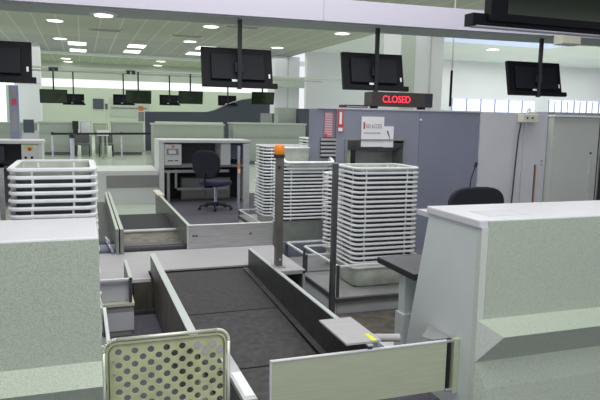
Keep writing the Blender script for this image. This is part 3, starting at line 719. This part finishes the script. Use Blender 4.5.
stack(2.68,8.42,.152,16,.3,'shorter stack left behind the amber beacon post','trays in the shorter stack')
stack(3.30,8.3,.152,25,0,'rear stack seen just above the tilted tray','trays in the rear stack')
stack(-.145,3.70,.152,25,PI/2,'left stack behind left counter','trays in the left stack')

# ------------------------------------------------------------------ partitions / booths on right
t = thing('partition_cabinet', 'tall blue grey partition block with steel hood and white notices', 'partition', (3.6,6.9,0))
B(2.79,2.90,6.6,6.9,0,1.715).box(3.69,3.885,6.6,6.9,0,1.715).box(2.90,3.69,6.6,6.9,1.345,1.715).box(2.90,3.69,6.6,6.9,0,.85).build('front_panel', 'part_blue', t)
B(3.89,4.75,6.6,6.9,0,1.72).build('front_panel', 'part_blue2', t)
B(2.56,2.785,6.62,6.9,0,1.705).build('side_section', 'part_blue2', t)
B(2.56,4.75,6.59,6.62,1.705,1.722).build('top_trim', 'part_pale', t)
MB().tube((3.9,6.59,1.6),(3.9,6.6,1.6),.012).build('screw', 'paper', t)
MB().poly([(2.91,6.585,1.345),(3.69,6.585,1.315),(3.60,6.74,1.21),(2.99,6.74,1.225)], [(0,1,2,3)]).build('hood', 'hood', t)
B(2.90,3.69,6.58,6.60,1.345,1.36).build('hood_edge', 'hood', t)
B(2.90,2.93,6.58,6.88,.85,1.345).build('hood_side', 'hood', t)
B(3.67,3.69,6.585,6.88,.85,1.345).build('hood_side', 'hood', t)
B(2.93,3.67,6.87,6.89,.85,1.345).build('hood_opening', 'hood', t)
B(2.93,3.07,6.80,6.82,.85,1.23).build('hood_inner', 'olive_steel', t); B(3.07,3.13,6.79,6.81,.85,1.22).build('dark_slot', 'black', t)
mb = MB()
for k in range(5): mb.box(3.14,3.66,6.85,6.865,.92+k*.06,.945+k*.06)
mb.build('louvres', 'hood', t)
# vent
v = MB()
for k in range(5): v.box(2.60,2.79,6.60-.01,6.625,1.16+k*.045,1.185+k*.045)
v.build('vent_slats', 'cover', t); B(2.60,2.79,6.606,6.625,1.14,1.37).build('vent_back', 'black', t)
t = thing('no_access_notice', 'white NO ACCESS notice taped above the steel hood', 'notice', (3.2,6.59,1.5))
B(3.105,3.40,6.588,6.594,1.27,1.625).build('sheet', 'paper', t)
text('lettering', 'NO ACCESS', .07, 'greyink', (3.165,6.586,1.49), (PI/2,0,0), t, .0005, width=.205)
B(3.128,3.15,6.5865,6.588,1.48,1.56).build('red_mark', 'red', t)
mb = MB()
for k in range(11): mb.box(3.14+k*.02,3.153+k*.02,6.5865,6.588,1.425,1.44)
mb.build('small_print', 'greyink', t)
t = thing('notice_sheet', 'smaller white notice with black diagonal figure right of NO ACCESS', 'notice', (3.47,6.59,1.4))
B(3.40,3.53,6.586,6.593,1.265,1.515).build('sheet', 'paper', t)
MB().prism([(3.435,1.465),(3.455,1.46),(3.475,1.40),(3.465,1.395)], 'y', 6.583, 6.586).build('figure', 'ink', t)
MB().prism([(3.47,1.40),(3.478,1.40),(3.488,1.33),(3.482,1.33)], 'y', 6.583, 6.586).build('figure', 'greyink', t)
t = thing('warning_notice', 'faded red notice left on the partition above the slatted vent', 'notice', (2.7,6.6,1.5))
B(2.645,2.745,6.608,6.615,1.38,1.665).build('sheet', 'pink', t); mb = MB()
for k in range(9): mb.box(2.655,2.735,6.605,6.608,1.41+k*.028,1.42+k*.028)
mb.build('text_lines', 'part_pale', t); MB().tube((2.66,6.6,1.40),(2.66,6.608,1.40),.02).build('red_dot', 'red', t)
t = thing('warning_notice', 'narrow red and white notice right of the faded red one', 'notice', (2.84,6.6,1.5))
B(2.805,2.87,6.588,6.594,1.44,1.69).build('sheet', 'red', t); B(2.82,2.85,6.585,6.588,1.53,1.67).build('white_panel', 'paper', t); B(2.81,2.86,6.585,6.588,1.45,1.49).build('white_panel', 'paper', t)
# LED sign
t = thing('led_sign', 'dark box sign with glowing red letters on top of the partition', 'sign', (3.66,6.75,1.72), local=True)
B(-.41,.41,-.12,.10,.03,.20).build('casing', 'sign_case', t, .004)
B(.31,.41,-.124,-.12,.032,.198).build('end_cap', 'ink', t)
B(-.35,-.3,-.06,.06,0,.03).box(.3,.35,-.06,.06,0,.03).build('foot', 'ink', t)
text('lettering', 'CLOSED', .115, 'led', (-.27,-.123,.078), (PI/2,0,0), t, .001, width=.37)
MB().tube((.45,0,.0),(.47,0,.05),.006).build('cable', 'cream', t)
t = thing('roof_unit', 'black low device lying on partition top left of the red sign', 'device', (3.05,7.2,1.72))
B(2.93,3.23,6.7,6.88,1.715,1.76).build('body', 'black', t, .005); B(2.95,3.21,6.69,6.7,1.73,1.745).build('vent_slot', 'mid_grey', t)
# pale partition
t = thing('partition_panel', 'pale grey partition panels with cable and wall socket', 'partition', (5.3,6.7,0))
B(4.755,5.42,6.58,6.66,0,1.715).build('panel', 'part_pale', t); B(5.425,5.62,6.57,6.66,0,1.72).build('panel', 'part_pale', t); B(5.62,5.82,6.60,6.66,0,1.735).build('panel', 'part_pale', t)
B(5.635,5.652,6.565,6.6,0,1.04).build('copper_strip', 'copper', t)
for z in (1.09,1.04): MB().tube((5.76,6.59,z),(5.76,6.6,z),.01).build('screw', 'hood', t)
B(4.755,5.82,6.68,6.76,0,1.70).build('rear_panel', 'part_blue', t)
t = thing('wall_socket', 'cream socket box hung on top of the pale partition', 'socket', (5.43,6.55,1.6))
B(5.30,5.55,6.46,6.565,1.59,1.70).build('box', 'cream', t, .01)
for x in (5.37,5.45): MB().tube((x,6.455,1.65),(x,6.462,1.65),.014).build('hole', 'ink', t)
MB().path([(5.44,6.55,1.70),(5.44,6.55,1.75),(5.49,6.57,1.77),(5.52,6.6,1.72)], .01).build('hook', 'cream', t)
tag(MB().path([(5.31,6.50,1.59),(5.305,6.53,1.4),(5.30,6.55,1.0),(5.28,6.55,.5),(5.26,6.55,.02)], .009).build('power_cable','ink'), 'dark cable hanging from the cream socket box', 'cable')
t = thing('cabinet_booth', 'pale olive cabinet with white top trim at right edge', 'cabinet', (6.3,6.8,0))
B(5.83,6.64,6.5,7.0,0,1.67).build('body', 'part_olive', t); B(5.82,6.66,6.47,7.0,1.675,1.70).build('top_trim', 'white', t); B(5.83,6.64,6.52,7.0,1.70,1.735).build('lid', 'hood', t)
B(6.46,6.475,6.47,6.5,0,1.1).build('handle_bar', 'steel_light', t); MB().tube((6.48,6.49,1.2),(6.48,6.5,1.2),.014).build('lock', 'ink', t)
B(6.60,6.615,6.495,6.5,0,1.66).build('door_gap','ink',t)
t = thing('cabinet_booth', 'dark edged pale cabinet cut off by right edge', 'cabinet', (7.2,6.6,0))
B(6.68,7.8,6.5,7,0,1.7).build('body', 'part_pale', t); B(6.66,6.68,6.45,6.5,0,1.6).build('edge_strip', 'ink', t); B(6.66,7.8,6.47,7,1.7,1.73).build('top_trim','slate',t)
# microphone
t = thing('microphone', 'thin gooseneck microphone standing behind the black chair back', 'microphone', (4.4,6.1,0))
MB().lathe([(.13,0),(.13,.02),(.03,.035)], (4.34,6.15)).build('base', 'black', t)
MB().tube((4.34,6.15,.03),(4.34,6.15,.75),.012).build('stand', 'black', t)
MB().path([(4.34,6.15,.75),(4.35,6.15,.9),(4.38,6.15,1.0),(4.405,6.15,1.06)], .007).build('gooseneck', 'black', t)
MB().tube((4.403,6.15,1.05),(4.42,6.15,1.11),.018).build('capsule', 'black', t)
# floor sheet under near tray stand
tag(B(1.75,2.9,3.92,4.43,.0,.012).build('floor_plate','brown_steel'), 'dark shiny steel floor plate in front of the near tray stand', 'plate')
tag(MB().tube((1.47,2.90,.41),(1.62,2.86,.41),.022).build('grey_roller','cover'), 'short grey roller beside the yellow strip', 'roller')

# ------------------------------------------------------------------ lighting
w = bpy.data.worlds.new('world'); sc.world = w; w.use_nodes = True
w.node_tree.nodes['Background'].inputs[0].default_value = (.93,.96,1,1); w.node_tree.nodes['Background'].inputs[1].default_value = .95
def area(loc, sx, sy, e, col=(1,1,.97), rot=(0,0,0)):
    l = bpy.data.lights.new('area_light', 'AREA'); l.shape = 'RECTANGLE'; l.size = sx; l.size_y = sy; l.energy = e; l.color = col
    o = bpy.data.objects.new('area_light', l); COL.objects.link(o); o.location = loc; o.rotation_euler = rot
area((1,.5,4.85), 5, 3, 220)
area((2.5,6.0,4.85), 8, 2.5, 240)
area((3,12,4.85), 14, 5, 260)
area((3,21,4.85), 18, 7, 330)
area((2,33,4.85), 18, 7, 330)
area((3,42,4.85), 18, 5, 260)
area((20,20,4.85), 14, 8, 380)
area((24,27,4.8), 14, 5, 320)
# upward fill lamps added in place of light bounced off the pale floor
area((3,24,.4), 20, 20, 200, rot=(PI,0,0))
area((22,22,.4), 16, 12, 120, rot=(PI,0,0))
